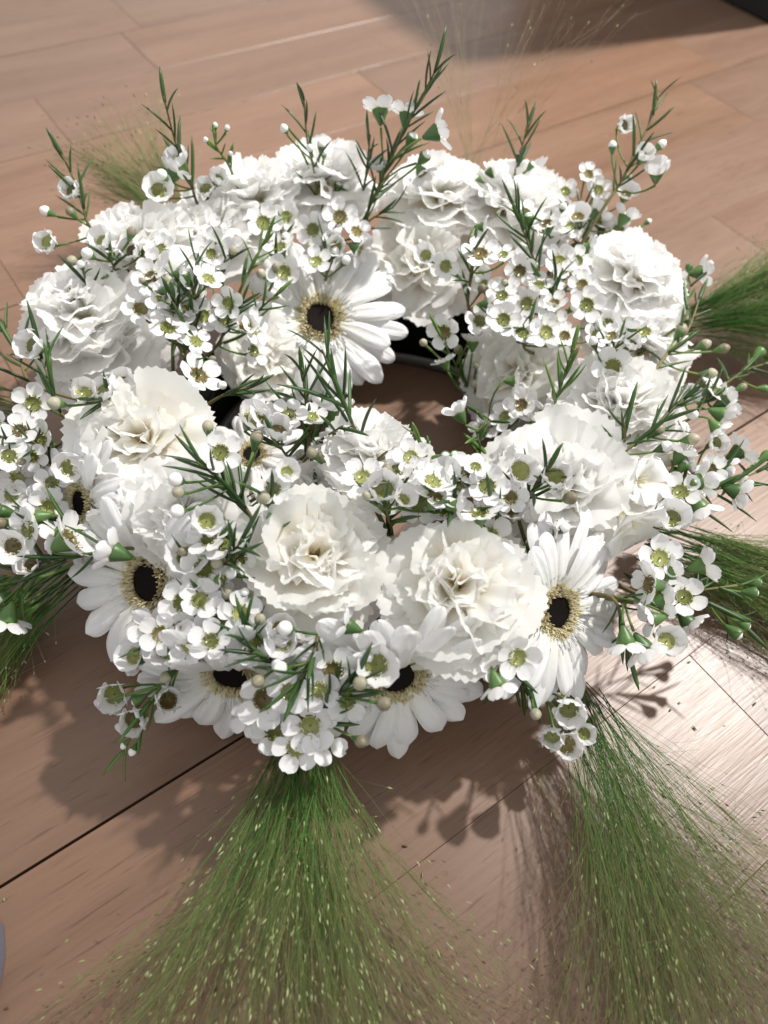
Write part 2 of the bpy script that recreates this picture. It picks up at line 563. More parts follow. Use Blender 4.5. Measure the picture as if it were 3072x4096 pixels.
# ------------------------------------------------------------------ gerberas
def gerb_petal(rng, L0, L1, hw):
    NS, NA = 14, 8
    v, f, t = [], [], []
    ph = rng.uniform(-1, 1)
    droop = rng.uniform(-0.04, 0.22)
    arch = rng.uniform(0.03, 0.07)
    tw = rng.uniform(-0.10, 0.10)
    notch = rng.uniform(0.0, 0.02)
    for i in range(NS + 1):
        s = 1 - (1 - i / NS) ** 1.7
        x = L0 + (L1 - L0) * s
        wd = hw * (0.34 + 0.66 * math.sin(min(1.0, s * 1.35) * PI / 2)) * math.sqrt(max(0.0, 1 - max(0.0, (s - 0.74) / 0.26) ** 2.2)) + 0.006
        for j in range(NA + 1):
            a = 2 * j / NA - 1
            z = arch * math.sin(s * PI * 0.8) - droop * s * s - hw * 0.22 * a * a - 0.013 * math.cos(a * 2 * PI * 1.0) * math.sin(s * PI) ** 0.7
            z += tw * a * wd * s
            xx = x - (notch * math.cos(a * PI * 1.5) if i == NS else 0)
            v.append((xx, a * wd + 0.02 * ph * s * s, z))
            t.append(s)
    for i in range(NS):
        for j in range(NA):
            b = i * (NA + 1) + j
            f.append((b, b + 1, b + NA + 2, b + NA + 1))
    return mesh('ray_petal', v, f, M_GERB, t)


rng = random.Random(9)
GP = [[gerb_petal(rng, 0.20, rng.uniform(0.94, 1.06), rng.uniform(0.102, 0.132)) for _ in range(8)],
      [gerb_petal(rng, 0.20, rng.uniform(0.84, 0.95), rng.uniform(0.096, 0.124)) for _ in range(8)]]
GDISC = lathe([(0.19, -0.02), (0.185, 0.03), (0.165, 0.05), (0.12, 0.05), (0.06, 0.04), (0.015, 0.035)], 40, M_BLACK, 'disc', None, 0.02)


def floret_ring(rng, n, r0, r1, l0, l1, wd, el0, el1, m, name):
    v, f, t = [], [], []
    for i in range(n):
        az = rng.uniform(0, 2 * PI)
        r = rng.uniform(r0, r1)
        el = math.radians(rng.uniform(el0, el1))
        ln = rng.uniform(l0, l1)
        Rm = rotz(az + rng.uniform(-0.25, 0.25)) @ roty(-el)
        p = Vector((r * math.cos(az), r * math.sin(az), 0.03 + rng.uniform(-0.005, 0.015)))
        b = len(v)
        tb = rng.uniform(0.0, 0.3)
        for s, ww in ((0, 0.6), (0.6, 1.0), (1.0, 0.35)):
            for sy, sz in ((-1, 0), (1, 0), (0, 0.8)):
                v.append(p + Rm @ Vector((ln * s, sy * wd * ww, sz * wd * ww)))
                t.append(min(1, tb + s * 0.8))
        for k in (0, 3):
            for j in range(3):
                f.append((b + k + j, b + k + (j + 1) % 3, b + k + 3 + (j + 1) % 3, b + k + 3 + j))
        f.append((b + 6, b + 7, b + 8))
    return mesh(name, v, f, m, t, False)


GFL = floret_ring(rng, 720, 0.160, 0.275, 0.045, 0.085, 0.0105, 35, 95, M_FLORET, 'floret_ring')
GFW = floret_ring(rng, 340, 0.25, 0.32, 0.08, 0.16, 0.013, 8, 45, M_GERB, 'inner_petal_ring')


def gerbera(label, x, y, rad, face, depth=0.046, spin=0.0, ring_scale=1.0, lift=0.0, raised=False):
    p, hit = on_ring(x, y, depth)
    dist = (p - CAM).dot(FWD)
    R = rad * K / FPX * dist
    z = RGT * face[0] + UPV * face[1] - FWD * face[2]
    root = thing('gerbera', label, 'flower', TRS(p + z.normalized() * lift, frame(z) @ rotz(spin), R), 'white gerberas with black centres')
    rg = random.Random(int(x * 3 + y))
    for li, (cnt, e0, e1) in enumerate([(18, -9, 4), (17, 2, 14)]):
        for i in range(cnt):
            az = 2 * PI * (i + 0.5 * li + rg.uniform(-0.22, 0.22)) / cnt
            el = rg.uniform(e0, e1)
            if raised:
                up_ = (frame(z) @ Vector((math.cos(az), math.sin(az), 0))).dot(UPV)
                if up_ > 0.35:
                    el += (up_ - 0.35) * rg.uniform(35, 70)
            obj('ray_petal', rg.choice(GP[li]), root, TRS(Vector((0, 0, 0.012 * li)), rotz(az) @ roty(-math.radians(el)) @ rotx(rg.uniform(-0.13, 0.13))))
    s3 = (ring_scale, ring_scale, 1)
    obj('disc', GDISC, root, TRS(Vector((0, 0, 0.0))))
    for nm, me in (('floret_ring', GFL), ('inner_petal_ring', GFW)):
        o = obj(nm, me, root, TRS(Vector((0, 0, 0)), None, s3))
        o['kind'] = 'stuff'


for a in [
    ('large white gerbera with black centre at the back of the hole, face on', 692, 690, 184, (0.10, 0.05, 1.0), 0.046),
    ('white gerbera at front left with long petals spread over the floor', 326, 1258, 238, (-0.50, -0.10, 1.0), 0.038),
    ('white gerbera at lower left of the front, tilted down with a brownish yellow ring', 502, 1450, 238, (-0.08, -0.80, 1.0), 0.036, 0.0, 1.0, 0.0, True),
    ('white gerbera at lower centre, half covered by a waxflower, petals fanned to the right', 856, 1455, 236, (0.30, -0.55, 1.0), 0.036, 0.0, 1.0, 0.0, True),
    ('white gerbera at lower right beside the white freesia, its black centre narrow', 1198, 1320, 210, (0.62, -0.08, 1.0), 0.040),
    ('white gerbera at the left edge, nearly hidden under the creamy carnation', 180, 1086, 165, (-0.70, -0.1, 1.0), 0.048),
    ('white gerbera in the inner left, mostly hidden with only part of its centre showing', 545, 985, 120, (0.0, 0.55, 0.9), 0.042),
]:
    gerbera(*a)


# ------------------------------------------------------------------ freesias
def free_petal(rng):
    NS, NA = 10, 10
    v, f, t = [], [], []
    tw = rng.uniform(-0.12, 0.12)
    for i in range(NS + 1):
        s = i / NS
        wd = 0.10 + 0.46 * math.sin(min(1, s * 1.25) * PI / 2) ** 1.5
        wd *= math.sqrt(max(0, 1 - max(0, (s - 0.66) / 0.34) ** 2.4))
        wd += 0.01
        for j in range(NA + 1):
            a = 2 * j / NA - 1
            x = 0.10 + 0.30 * s + 0.52 * s * s
            z = 0.72 * math.sin(s * 1.35) - 0.22 * s ** 4 + 0.13 * a * a * math.sin(s * PI * 0.9) + 0.015 * math.sin(a * 5 + s * 4) * s + tw * a * wd
            v.append((x - 0.08 * a * a * s, a * wd, z))
            t.append(s)
    for i in range(NS):
        for j in range(NA):
            b = i * (NA + 1) + j
            f.append((b, b + 1, b + NA + 2, b + NA + 1))
    return mesh('petal', v, f, M_FREE, t)


rng = random.Random(21)
FP = [free_petal(rng) for _ in range(4)]
FTUBE = lathe([(0.05, -0.9), (0.07, -0.6), (0.13, -0.15), (0.16, 0.06), (0.02, 0.05)], 10, M_FREE, 'flower_tube', [0.1, 0.1, 0.3, 0.4, 0.2])
FST = floret_ring(rng, 9, 0.01, 0.05, 0.4, 0.6, 0.02, 75, 90, M_STAMEN, 'stamen_tuft')


def freesia(label, x, y, rad, face, depth=0.048):
    p, hit = on_ring(x, y, depth)
    R = rad * K / FPX * (p - CAM).dot(FWD)
    z = RGT * face[0] + UPV * face[1] - FWD * face[2]
    root = thing('freesia', label, 'flower', TRS(p - z.normalized() * R * 0.6, frame(z), R), 'white freesias at the right side')
    rg = random.Random(int(x + y))
    for i in range(6):
        az = PI / 3 * i + rg.uniform(-0.12, 0.12)
        sc = 1.0 if i % 2 else 0.9
        obj('petal', rg.choice(FP), root, TRS(Vector((0, 0, 0.0 if i % 2 else 0.02)), rotz(az) @ roty(math.radians(rg.uniform(-8, 10))), sc))
    obj('flower_tube', FTUBE, root)
    st = obj('stamen_tuft', FST, root)
    st['kind'] = 'stuff'


for a in [
    ('smooth white freesia bloom hanging at the right front above the narrow-centred gerbera', 1375, 1150, 95, (0.45, -0.85, 0.6), 0.056),
    ('open white freesia with a brownish throat at the right side', 1405, 1042, 70, (0.6, -0.15, 1.0), 0.056),
    ('broad white freesia at the right rim under the round faded buds', 1500, 985, 90, (0.9, 0.15, 0.5), 0.054),
    ('small cream freesia wedged between the left gerberas and the ruffled carnation', 222, 1130, 45, (-0.1, -0.8, 0.8)),
]:
    freesia(*a)


# ------------------------------------------------------------------ waxflower pieces (unit = blossom radius)
def wax_petal(rng):
    N = 7
    v, f, t = [], [], []
    cr = rng.uniform(0.05, 0.16)
    ph = rng.uniform(0, 6.28)
    for i in range(N + 1):
        s = i / N
        x = 0.30 + 0.72 * s
        wd = 0.375 * math.sqrt(max(0, 1 - (abs(s - 0.60) / (0.62 if s < 0.60 else 0.41)) ** 2.2)) + 0.02
        for j in range(N + 1):
            a = 2 * j / N - 1
            z = cr * a * a + 0.10 * s * s * rng.uniform(0.9, 1.1) - 0.02 + 0.018 * math.sin(a * 7 + ph) * s
            v.append((x + 0.02 * math.sin(a * 9 + ph) * (s == 1), a * wd, z))
            t.append(s)
    for i in range(N):
        for j in range(N):
            b = i * (N + 1) + j
            f.append((b, b + 1, b + N + 2, b + N + 1))
    return mesh('petal', v, f, M_WAX, t)


rng = random.Random(31)
WP = [wax_petal(rng) for _ in range(7)]
WCALYX = lathe([(0.07, -0.72), (0.13, -0.62), (0.24, -0.42), (0.34, -0.2), (0.40, -0.04), (0.40, 0.0), (0.33, -0.03)], 12, M_CALYX, 'calyx', None, 0.03)
WCUP = [lathe([(0.375, -0.02), (0.37, 0.035), (0.345, 0.03), (0.29, -0.05), (0.18, -0.10), (0.07, -0.105), (0.045, -0.06), (0.03, 0.10), (0.02, 0.16)], 16, m, 'nectar_cup', None, 0.025) for m in (M_CUP, M_CUPOLD)]


def stamen_ring(rng):
    v, f = [], []
    mi = []
    for i in range(10):
        az = 2 * PI * (i + rng.uniform(-0.2, 0.2)) / 10
        r0, r1 = 0.36, 0.36 + rng.uniform(-0.09, 0.09)
        a = Vector((r0 * math.cos(az), r0 * math.sin(az), 0.03))
        b = Vector((r1 * math.cos(az), r1 * math.sin(az), 0.03 + rng.uniform(0.09, 0.15)))
        f0 = len(f)
        tube(v, f, [a, b], [0.020, 0.012], 3)
        mi += [0] * (len(f) - f0)
        f0 = len(f)
        tube(v, f, [b - Vector((0, 0, 0.018)), b + Vector((0, 0, 0.0)), b + Vector((0, 0, 0.02))], [0.010, 0.024, 0.008], 4)
        mi += [1] * (len(f) - f0)
    me = mesh('stamen_ring', v, f, M_STAMEN)
    me.materials.append(M_ANTHER)
    me.polygons.foreach_set('material_index', mi)
    return me


WST = [stamen_ring(rng) for _ in range(3)]
BUD = [lathe([(0.30, -0.18), (0.42, 0.0), (0.46, 0.18), (0.42, 0.38), (0.29, 0.56), (0.14, 0.68), (0.03, 0.72)], 14, m, 'bud', [0, 0.3, 0.5, 0.8, 0.9, 1, 1], 0.015) for m in (M_BUD, M_OLDBUD)]
BCALYX = lathe([(0.07, -0.85), (0.12, -0.72), (0.24, -0.45), (0.37, -0.15), (0.435, 0.02), (0.40, 0.05), (0.3, 0.0)], 12, M_CALYX, 'calyx', None, 0.03)
GCALYX = lathe([(0.08, -0.9), (0.14, -0.75), (0.30, -0.42), (0.43, -0.1), (0.47, 0.12), (0.45, 0.27), (0.30, 0.25)], 12, M_CALYX, 'calyx', None, 0.03)


def leaf_mesh(rng, m):
    v, f = [], []
    c = rng.uniform(-0.22, 0.26)
    n = 5
    for i in range(n + 1):
        s = i / n
        wd = 0.047 * (0.55 + 0.6 * math.sin(PI * min(1, s * 0.9 + 0.12))) * (1 if i < n else 0.35)
        p = Vector((s, 0, c * s * s))
        v += [p + Vector((0, -wd, 0)), p + Vector((0, 0, -wd * 0.75)), p + Vector((0, wd, 0)), p + Vector((0, 0, wd * 0.35))]
    for i in range(n):
        for j in range(4):
            a, b = i * 4 + j, i * 4 + (j + 1) % 4
            f.append((a, b, b + 4, a + 4))
    f.append((3, 2, 1, 0))
    f.append(tuple(n * 4 + j for j in range(4)))
    return mesh('leaf', v, f, m)


LF = [leaf_mesh(rng, M_LEAF) for _ in range(6)]
LFL = [leaf_mesh(rng, M_LEAFL) for _ in range(5)]
BR = 0.0094     # waxflower blossom radius in metres


def blossom(parent, base, p, face, kind, attach, rg, size=1.0):
    """one waxflower blossom or bud at p (world), looking along face, its stalk coming from attach"""
    local = p - base
    R = BR * size * rg.uniform(0.84, 1.08)
    F = frame(face) @ rotz(rg.uniform(0, 6.28))
    foot = p + face.normalized() * (-0.8 * R)
    if kind in 'bng':
        R *= 0.56 if kind != 'g' else 0.60
        foot = p + face.normalized() * (-0.85 * R)
        if kind == 'g':
            o = obj('bud', BUD[0], parent, TRS(local, F, (R * 0.85, R * 0.85, R * 0.66)))
            obj('calyx', GCALYX, o, TRS(Vector((0, 0, 0)), None, (1 / 0.85, 1 / 0.85, 1 / 0.66)))
        else:
            o = obj('bud', BUD[0 if kind == 'b' else 1], parent, TRS(local, F, R))
            obj('calyx', BCALYX, o)
    else:
        o = obj('blossom', WCALYX, parent, TRS(local, F, R))
        old = rg.random() < 0.32
        obj('nectar_cup', WCUP[1 if old else 0], o)
        el = {'o': (2, 16), 's': (8, 35), 'h': (40, 55), 'c': (62, 74)}[kind]
        e = rg.uniform(*el)
        for i in range(5):
            az = 2 * PI * i / 5 + rg.uniform(-0.07, 0.07)
            ee = math.radians(e + rg.uniform(-7, 7))
            Rm = rotz(az)
            sw = 1.0 if kind in 'os' else 1.35
            pv = Vector((0.36, 0, 0))
            # swing each petal up about the cup's rim
            M = Rm.to_4x4() @ Matrix.Translation(pv) @ roty(-ee).to_4x4() @ Matrix.Diagonal((1, sw, 1, 1)) @ Matrix.Translation(-pv)
            obj('petal', rg.choice(WP), o, M)
        obj('stamen_ring', rg.choice(WST), o)
    # stalk
    mid = (attach + foot) * 0.5 + face.normalized() * (-0.25 * (foot - attach).length)
    pts = bez(attach - base, mid - base, foot - base, 4)
    v, f = [], []
    tube(v, f, pts, [0.00055, 0.0005, 0.0005, 0.00055, 0.0007], 5)
    obj('pedicel', mesh('pedicel', v, f, M_PED), parent)


def sprig(label, stem, ztip, flowers=(), leaves=12, fresh=False, leaf_len=(0.013, 0.021), off=0.006, l0=0.15, size=1.0, n_extra=2):
    rg = random.Random(int(stem[0][0] * 13 + stem[0][1] * 5 + len(flowers)))
    b, hit = on_ring(*stem[0], Wr - 0.002)
    zs = [b.z]
    n = len(stem)
    # length along the stem in the picture drives the climb
    acc = [0]
    for q0, q1 in zip(stem[:-1], stem[1:]):
        acc.append(acc[-1] + math.dist(q0, q1))
    pts3 = [b]
    for i in range(1, n):
        z = b.z + (ztip - b.z) * acc[i] / max(acc[-1], 1e-6)
        pts3.append(at(*stem[i], z))
    # push a short root down into the foam
    core = Vector((b.x - WC.x, b.y - WC.y, 0)).normalized() * WR + Vector((WC.x, WC.y, 0.045))
    pts3 = [b + (core - b) * 0.6] + pts3
    # smooth path
    path = []
    m_ = len(pts3)
    for i in range(m_ - 1):
        p0, p1, p2, p3 = pts3[max(i - 1, 0)], pts3[i], pts3[i + 1], pts3[min(i + 2, m_ - 1)]
        for k in range(6):
            t = k / 6
            path.append(0.5 * ((2 * p1) + (p2 - p0) * t + (2 * p0 - 5 * p1 + 4 * p2 - p3) * t * t + (3 * p1 - p0 - 3 * p2 + p3) * t ** 3))
    path.append(pts3[-1])
    root = thing('waxflower_sprig', label, 'flower sprig', TRS(b), 'waxflower sprigs in the wreath')
    v, f = [], []
    N = len(path)
    tube(v, f, [p - b for p in path], [0.0010 - 0.0006 * i / (N - 1) for i in range(N)], 6)
    obj('stem', mesh('stem', v, f, M_PED if fresh else M_STEM), root)
    vis = path[6:]

    def px(p):
        q = p - CAM
        w_ = q.dot(FWD)
        return ((1536 + FPX * q.dot(RGT) / w_) / K, (2048 - FPX * q.dot(UPV) / w_) / K)
    vpx = [px(p) for p in vis]
    extra = []
    for fl in flowers:
        if fl[0] == 'o' and n_extra:
            for q in range(n_extra):
                if rg.random() < 0.5:
                    an, dd = rg.uniform(0, 6.28), rg.uniform(48, 74)
                    extra.append((rg.choice('ooohhsnnbb'), fl[1] + dd * math.cos(an), fl[2] + dd * 0.8 * math.sin(an), 0, rg.uniform(0.70, 0.92)))
    for q, fl in enumerate(list(flowers) + extra):
        kind, x, y = fl[:3]
        sink = 0.004 if q >= len(flowers) else 0.0
        i = min(range(len(vis)), key=lambda k: math.dist(vpx[k], (x, y)))
        a1 = at(x, y, vis[i].z + rg.uniform(-0.001, 0.004))
        a2, hit = on_ring(x, y, Wr + off - sink + rg.uniform(-0.002, 0.003))
        if hit and (a2 - CAM).length < (a1 - CAM).length:
            p = a2
        elif math.dist(vpx[i], (x, y)) > 130 and hit:
            p = a2
        else:
            p = a1
        p.z = max(p.z, 0.012)
        n_ = tube_normal(p)
        tc = (CAM - p).normalized()
        ai = max(0, i - 2 - int(len(vis) * 0.18))
        if kind in 'bng':
            face = (p - vis[ai]).normalized() + n_ * 0.25 + Vector((0, 0, 0.25)) + tc * 0.10
        elif kind == 's':
            ang = math.radians(fl[3] if len(fl) > 3 else rg.uniform(20, 150))
            face = RGT * math.cos(ang) + UPV * math.sin(ang) + tc * rg.uniform(-0.05, 0.25)
        else:
            jit = Vector((rg.uniform(-1, 1), rg.uniform(-1, 1), rg.uniform(-0.6, 1)))
            face = n_ * 0.45 + tc * 0.62 + Vector((0, 0, 0.15)) + jit * (0.55 if kind == 'o' else 0.35)
        blossom(root, b, p, face, kind, vis[ai], rg, size * (fl[4] if len(fl) > 4 else 1.0))
    pool = LFL if fresh else LF
    leaves = max(5, round(leaves * 0.8))
    phase = rg.uniform(0, 6.28)
    for k in range(leaves):
        s = l0 + (1 - l0) * (k + 0.5 * rg.random()) / max(1, leaves - 0.5)
        s = min(1.0, s)
        idx = min(len(vis) - 1, int(s * (len(vis) - 1)))
        p = vis[idx]
        d = (vis[min(idx + 1, len(vis) - 1)] - vis[max(idx - 1, 0)]).normalized()
        az = phase + k * 2.6 + rg.uniform(-0.3, 0.3)
        spread = math.radians(rg.uniform(22, 48) * (1.0 - 0.45 * s ** 3))
        F = frame(d) @ rotz(az)
        dirv = F @ Vector((math.sin(spread), 0, math.cos(spread)))
        ln = 1.18 * rg.uniform(*leaf_len) * (0.75 + 0.25 * math.sin(PI * min(1, s + 0.15)))
        tip = p + dirv * ln
        if tip.z < 0.002:
            dirv.z = abs(dirv.z)
        y_ = dirv.cross(d)
        zax = dirv.cross(y_) if y_.length > 1e-5 else Vector((0, 0, 1))
        Rl = frame(zax, dirv)
        obj('leaf', rg.choice(pool), root, TRS(p - b, Rl, (ln, ln * rg.uniform(0.8, 1.1) * 0.02 / max(ln, 0.012), ln)))
    return root


S = sprig
S('tall sprig at the far back left with a half-open cup reaching out left', [(206, 505), (182, 455), (165, 400), (130, 327)], 0.125,
  [('c', 105, 525), ('b', 103, 458, 0, 1.2), ('c', 157, 413), ('n', 155, 460), ('n', 158, 563)], 13)
S('short sprig with two open green-centred cups on the back left carnation', [(257, 612), (245, 575), (232, 548)], 0.105,
  [('c', 223, 523), ('c', 287, 543), ('b', 192, 550, 0, 1.2), ('n', 283, 505)], 6)
S('single flat waxflower with deep green centre on the upper left carnation', [(205, 655), (190, 625), (182, 590)], 0.10, [('o', 162, 628, 0, 1.15)], 5)
S('tall sprig at the back left carrying a white cup and half-open blooms', [(430, 450), (412, 390), (383, 321), (353, 208)], 0.15,
  [('c', 387, 348), ('b', 352, 380, 0, 1.2), ('h', 343, 411), ('c', 445, 410), ('c', 470, 388), ('s', 375, 375, 60)], 16)
S('tiny side sprig with four pinhead buds behind the back left carnations', [(508, 392), (490, 350), (468, 318), (462, 285)], 0.14,
  [('b', 465, 273, 0, 0.6), ('b', 490, 278, 0, 0.65), ('b', 445, 303, 0, 0.6), ('b', 498, 333, 0, 0.5)], 10, True, (0.007, 0.011))
S('slim upright sprig with small round buds in front of the topmost carnation', [(688, 480), (681, 380), (664, 305), (656, 205)], 0.145,
  [('b', 615, 280), ('b', 670, 323, 0, 0.9), ('b', 693, 315, 0, 0.9), ('b', 700, 333, 0, 0.9), ('n', 701, 416), ('b', 746, 406), ('g', 730, 403)], 14)
S('flat cluster of open waxflowers just above the large gerbera', [(705, 600), (705, 540), (718, 490)], 0.095,
  [('o', 735, 468), ('o', 676, 496), ('o', 683, 565), ('s', 776, 540, -30), ('b', 723, 546, 0, 1.1), ('b', 745, 565, 0, 1.1), ('o', 770, 500)], 7)
S('cluster of open waxflowers up and left of the large gerbera', [(590, 610), (602, 560), (610, 500)], 0.095,
  [('o', 618, 468), ('o', 570, 481), ('o', 605, 533), ('o', 613, 588), ('n', 565, 593), ('n', 595, 580)], 6)
S('fresh green leafy shoot left of the large gerbera cluster', [(520, 625), (552, 560), (592, 478)], 0.11, [], 13, True, (0.010, 0.016))
S('fresh green leafy shoot lying over the small creamy carnation', [(530, 720), (560, 670), (606, 630)], 0.105, [], 10, True, (0.010, 0.016))
S('tallest leafy sprig at the back centre with three white blooms seen from the side', [(780, 500), (830, 375), (886, 258), (945, 145)], 0.165,
  [('s', 821, 238, 92, 1.15), ('s', 877, 246, 80, 1.1), ('s', 945, 285, 22, 1.3), ('g', 890, 300, 0, 1.4), ('g', 916, 340, 0, 1.3), ('s', 912, 375, -60), ('c', 820, 361, 0, 0.8)], 30, False, (0.014, 0.024))
S('dark leafy shoot rising left of the tallest sprig', [(775, 470), (790, 380), (800, 290)], 0.135, [], 14)
S('leafy shoot at the foot of the tallest sprig, pointing right', [(765, 520), (800, 475), (850, 448)], 0.10, [], 9)
S('tall sprig at the back right with white cups, standing apart from the rest', [(1300, 455), (1340, 395), (1373, 328), (1406, 261), (1425, 205)], 0.145,
  [('c', 1346, 271, 0, 1.0), ('b', 1323, 318, 0, 1.1), ('c', 1389, 338), ('b', 1426, 315, 0, 1.1), ('c', 1418, 370, 0, 1.05)], 18)
S('small sprig with green buds behind the back right carnation', [(1105, 400), (1121, 345), (1142, 262)], 0.13,
  [('g', 1121, 340), ('g', 1148, 358), ('g', 1056, 371), ('g', 1033, 386, 0, 0.8)], 11)
S('spray of open waxflowers along the back right edge below the tall cup sprig', [(1245, 550), (1255, 490), (1262, 440)], 0.10,
  [('o', 1221, 413), ('o', 1293, 410, 0, 0.9), ('o', 1236, 490), ('o', 1191, 525), ('o', 1269, 526), ('o', 1336, 498), ('s', 1350, 468, 60), ('s', 1290, 462, 40), ('b', 1406, 541), ('s', 1425, 560, 40, 0.9)], 8)
S('leafy dark shoot with a fresh stem in front of the back right carnation', [(1180, 640), (1142, 531), (1113, 448)], 0.125, [('g', 1142, 470)], 22)
S('dense cluster of small open waxflowers on the inner right slope', [(1185, 700), (1192, 650), (1205, 600)], 0.095,
  [('o', 1208, 565), ('o', 1123, 585), ('o', 1224, 598), ('o', 1258, 615), ('o', 1139, 655), ('o', 1196, 655), ('o', 1268, 658), ('o', 1165, 615, 0, 0.9)], 10)
S('low cluster of waxflowers above the round inner carnation', [(1135, 755), (1135, 725), (1130, 700)], 0.088,
  [('o', 1129, 719), ('o', 1180, 717), ('o', 1088, 690), ('o', 1085, 638), ('o', 1220, 725, 0, 0.9)], 6)
S('sprig crossing the creamy back carnation with two watery green blooms', [(1012, 665), (1016, 600), (1024, 535)], 0.115,
  [('o', 963, 575), ('o', 1038, 548), ('b', 1010, 628, 0, 0.8), ('n', 1040, 625)], 13)
S('sprig with calyx cups and faded buds leaning over the right side of the hole', [(1022, 900), (1002, 827), (945, 712)], 0.085,
  [('o', 960, 717), ('o', 1036, 694, 0, 1.1), ('s', 1022, 738, 85), ('s', 960, 782, 110, 0.9), ('n', 990, 757), ('n', 1028, 791), ('n', 1026, 831)], 13, True)
S('flat waxflowers along the right inner rim beneath the round carnation', [(1075, 945), (1060, 910), (1030, 890)], 0.09,
  [('s', 990, 891, 120), ('o', 1046, 924), ('o', 1126, 874), ('s', 1179, 886, 80), ('s', 1159, 912, 85), ('o', 1090, 900, 0, 0.9)], 5)
S('short fresh green shoot standing right of the round inner carnation', [(1203, 885), (1213, 830), (1238, 752)], 0.105, [], 15, True, (0.013, 0.019))
S('waxflowers with a brownish cup lying on the carnation at the right', [(1300, 810), (1318, 770), (1340, 735)], 0.10,
  [('b', 1283, 741, 0, 1.1), ('s', 1363, 713, 80), ('c', 1363, 744, 0, 0.8), ('o', 1324, 793, 0, 1.1), ('o', 1322, 725, 0, 0.8)], 3)
S('twiggy sprig with four round faded buds at the right edge', [(1405, 815), (1440, 765), (1485, 715), (1512, 640)], 0.085,
  [('n', 1469, 717, 0, 1.25), ('n', 1519, 746, 0, 1.2), ('n', 1559, 754, 0, 1.1), ('n', 1531, 807, 0, 1.2)], 12)
S('side-on white bloom with green calyx at the back right rim', [(1470, 700), (1485, 650), (1492, 610)], 0.085, [('s', 1512, 588, 8, 1.25), ('n', 1464, 608, 0, 1.1), ('g', 1488, 578, 0, 0.9)], 8)
S('tight cluster of waxflowers overhanging the right edge', [(1490, 905), (1520, 870), (1540, 850)], 0.075,
  [('o', 1549, 846, 0, 1.1), ('s', 1560, 896, -20), ('c', 1489, 854), ('b', 1496, 897), ('s', 1548, 925, -50), ('s', 1570, 868, 20)], 10)
S('leafy sprig with rosy faded buds along the right side', [(1335, 992), (1406, 931), (1450, 885), (1495, 850)], 0.095,
  [('n', 1419, 931, 0, 1.25), ('n', 1491, 949, 0, 1.2), ('b', 1434, 967, 0, 1.2)], 20)
S('long dark sprig with many green calyxes reaching out to the right edge', [(1435, 1090), (1509, 1068), (1580, 1045), (1675, 1000)], 0.065,
  [('s', 1470, 980, 60, 1.0), ('g', 1476, 1005), ('s', 1597, 975, 30, 1.15), ('s', 1560, 1010, -30), ('s', 1512, 1040, 10), ('s', 1512, 1098, -60, 1.15), ('g', 1655, 985, 0, 1.2), ('g', 1500, 1045)], 24, False, (0.016, 0.026))
S('thin dark sprig at the far right beside the upper grass', [(1545, 840), (1610, 800), (1675, 780)], 0.055, [('g', 1640, 762, 0, 1.2), ('g', 1650, 840)], 16, False, (0.012, 0.02))
S('sprig of sideways white blooms spilling over the lower right', [(1335, 1290), (1420, 1275), (1516, 1295), (1600, 1345)], 0.045,
  [('s', 1402, 1262, 170, 1.05), ('s', 1408, 1338, 190), ('s', 1453, 1237, 20), ('s', 1518, 1222, 15, 1.2), ('s', 1486, 1345, -50, 1.1), ('g', 1589, 1368, 0, 1.25), ('g', 1609, 1350), ('s', 1430, 1300, 0)], 18, False, (0.014, 0.022))
S('pair of green-tipped buds on a long stalk at the lower right edge', [(1440, 1305), (1520, 1275), (1600, 1265)], 0.05, [('g', 1632, 1258, 0, 1.2), ('g', 1625, 1280, 0, 1.1)], 8)
S('three drooping white cups at the foot of the lower right gerbera', [(1108, 1430), (1155, 1482), (1205, 1520)], 0.03,
  [('c', 1229, 1530), ('c', 1193, 1588), ('c', 1224, 1608), ('n', 1156, 1540), ('h', 1262, 1585, 0, 0.8)], 10)
S('leafy sprig with two green cups on the large front right carnation', [(1120, 1115), (1148, 1062), (1190, 1005)], 0.12,
  [('c', 1123, 1017, 0, 1.05), ('c', 1199, 1031, 0, 1.05), ('b', 1119, 1071, 0, 1.1), ('n', 1229, 1077, 0, 1.15), ('n', 1103, 1122, 0, 1.1)], 15)
S('open waxflowers between the front right carnations, one with a bright green centre', [(1095, 1190), (1075, 1130), (1058, 1070)], 0.105,
  [('o', 1036, 1107), ('o', 1056, 1160, 0, 1.15), ('o', 1053, 1050), ('c', 1180, 1152), ('b', 1216, 1143)], 6)
S('centre cluster with one round open cup facing the viewer', [(848, 1170), (838, 1115), (828, 1085)], 0.11,
  [('c', 826, 1060, 0, 1.15), ('o', 856, 1017), ('n', 835, 1020), ('o', 903, 1087), ('o', 783, 1030), ('o', 983, 1050), ('o', 935, 1040)], 5)
S('long needled shoot leaning across the hole towards the large gerbera', [(803, 1050), (762, 917), (731, 851), (696, 755)], 0.125, [('n', 676, 982, 0, 1.1), ('n', 700, 992, 0, 1.15)], 16, False, (0.019, 0.029))
S('second needled shoot left of the hole with one upturned bloom at its tip', [(668, 985), (664, 900), (652, 795)], 0.11, [('s', 713, 885, 80, 1.25)], 15, False, (0.017, 0.026))
S('needled shoot spreading flat between the two shoots and the front carnations', [(640, 1000), (680, 960), (740, 920)], 0.105, [], 9, False, (0.016, 0.024))
S('cups clustered over the hidden inner left gerbera', [(628, 1020), (612, 975), (595, 950)], 0.10,
  [('c', 600, 934, 0, 1.1), ('c', 650, 1007, 0, 1.1), ('o', 568, 900), ('h', 543, 908), ('o', 625, 895, 0, 0.9)], 5)
S('small fresh green shoot against the bare floor of the hole', [(935, 1020), (922, 985), (893, 932)], 0.105, [], 9, True, (0.009, 0.015))
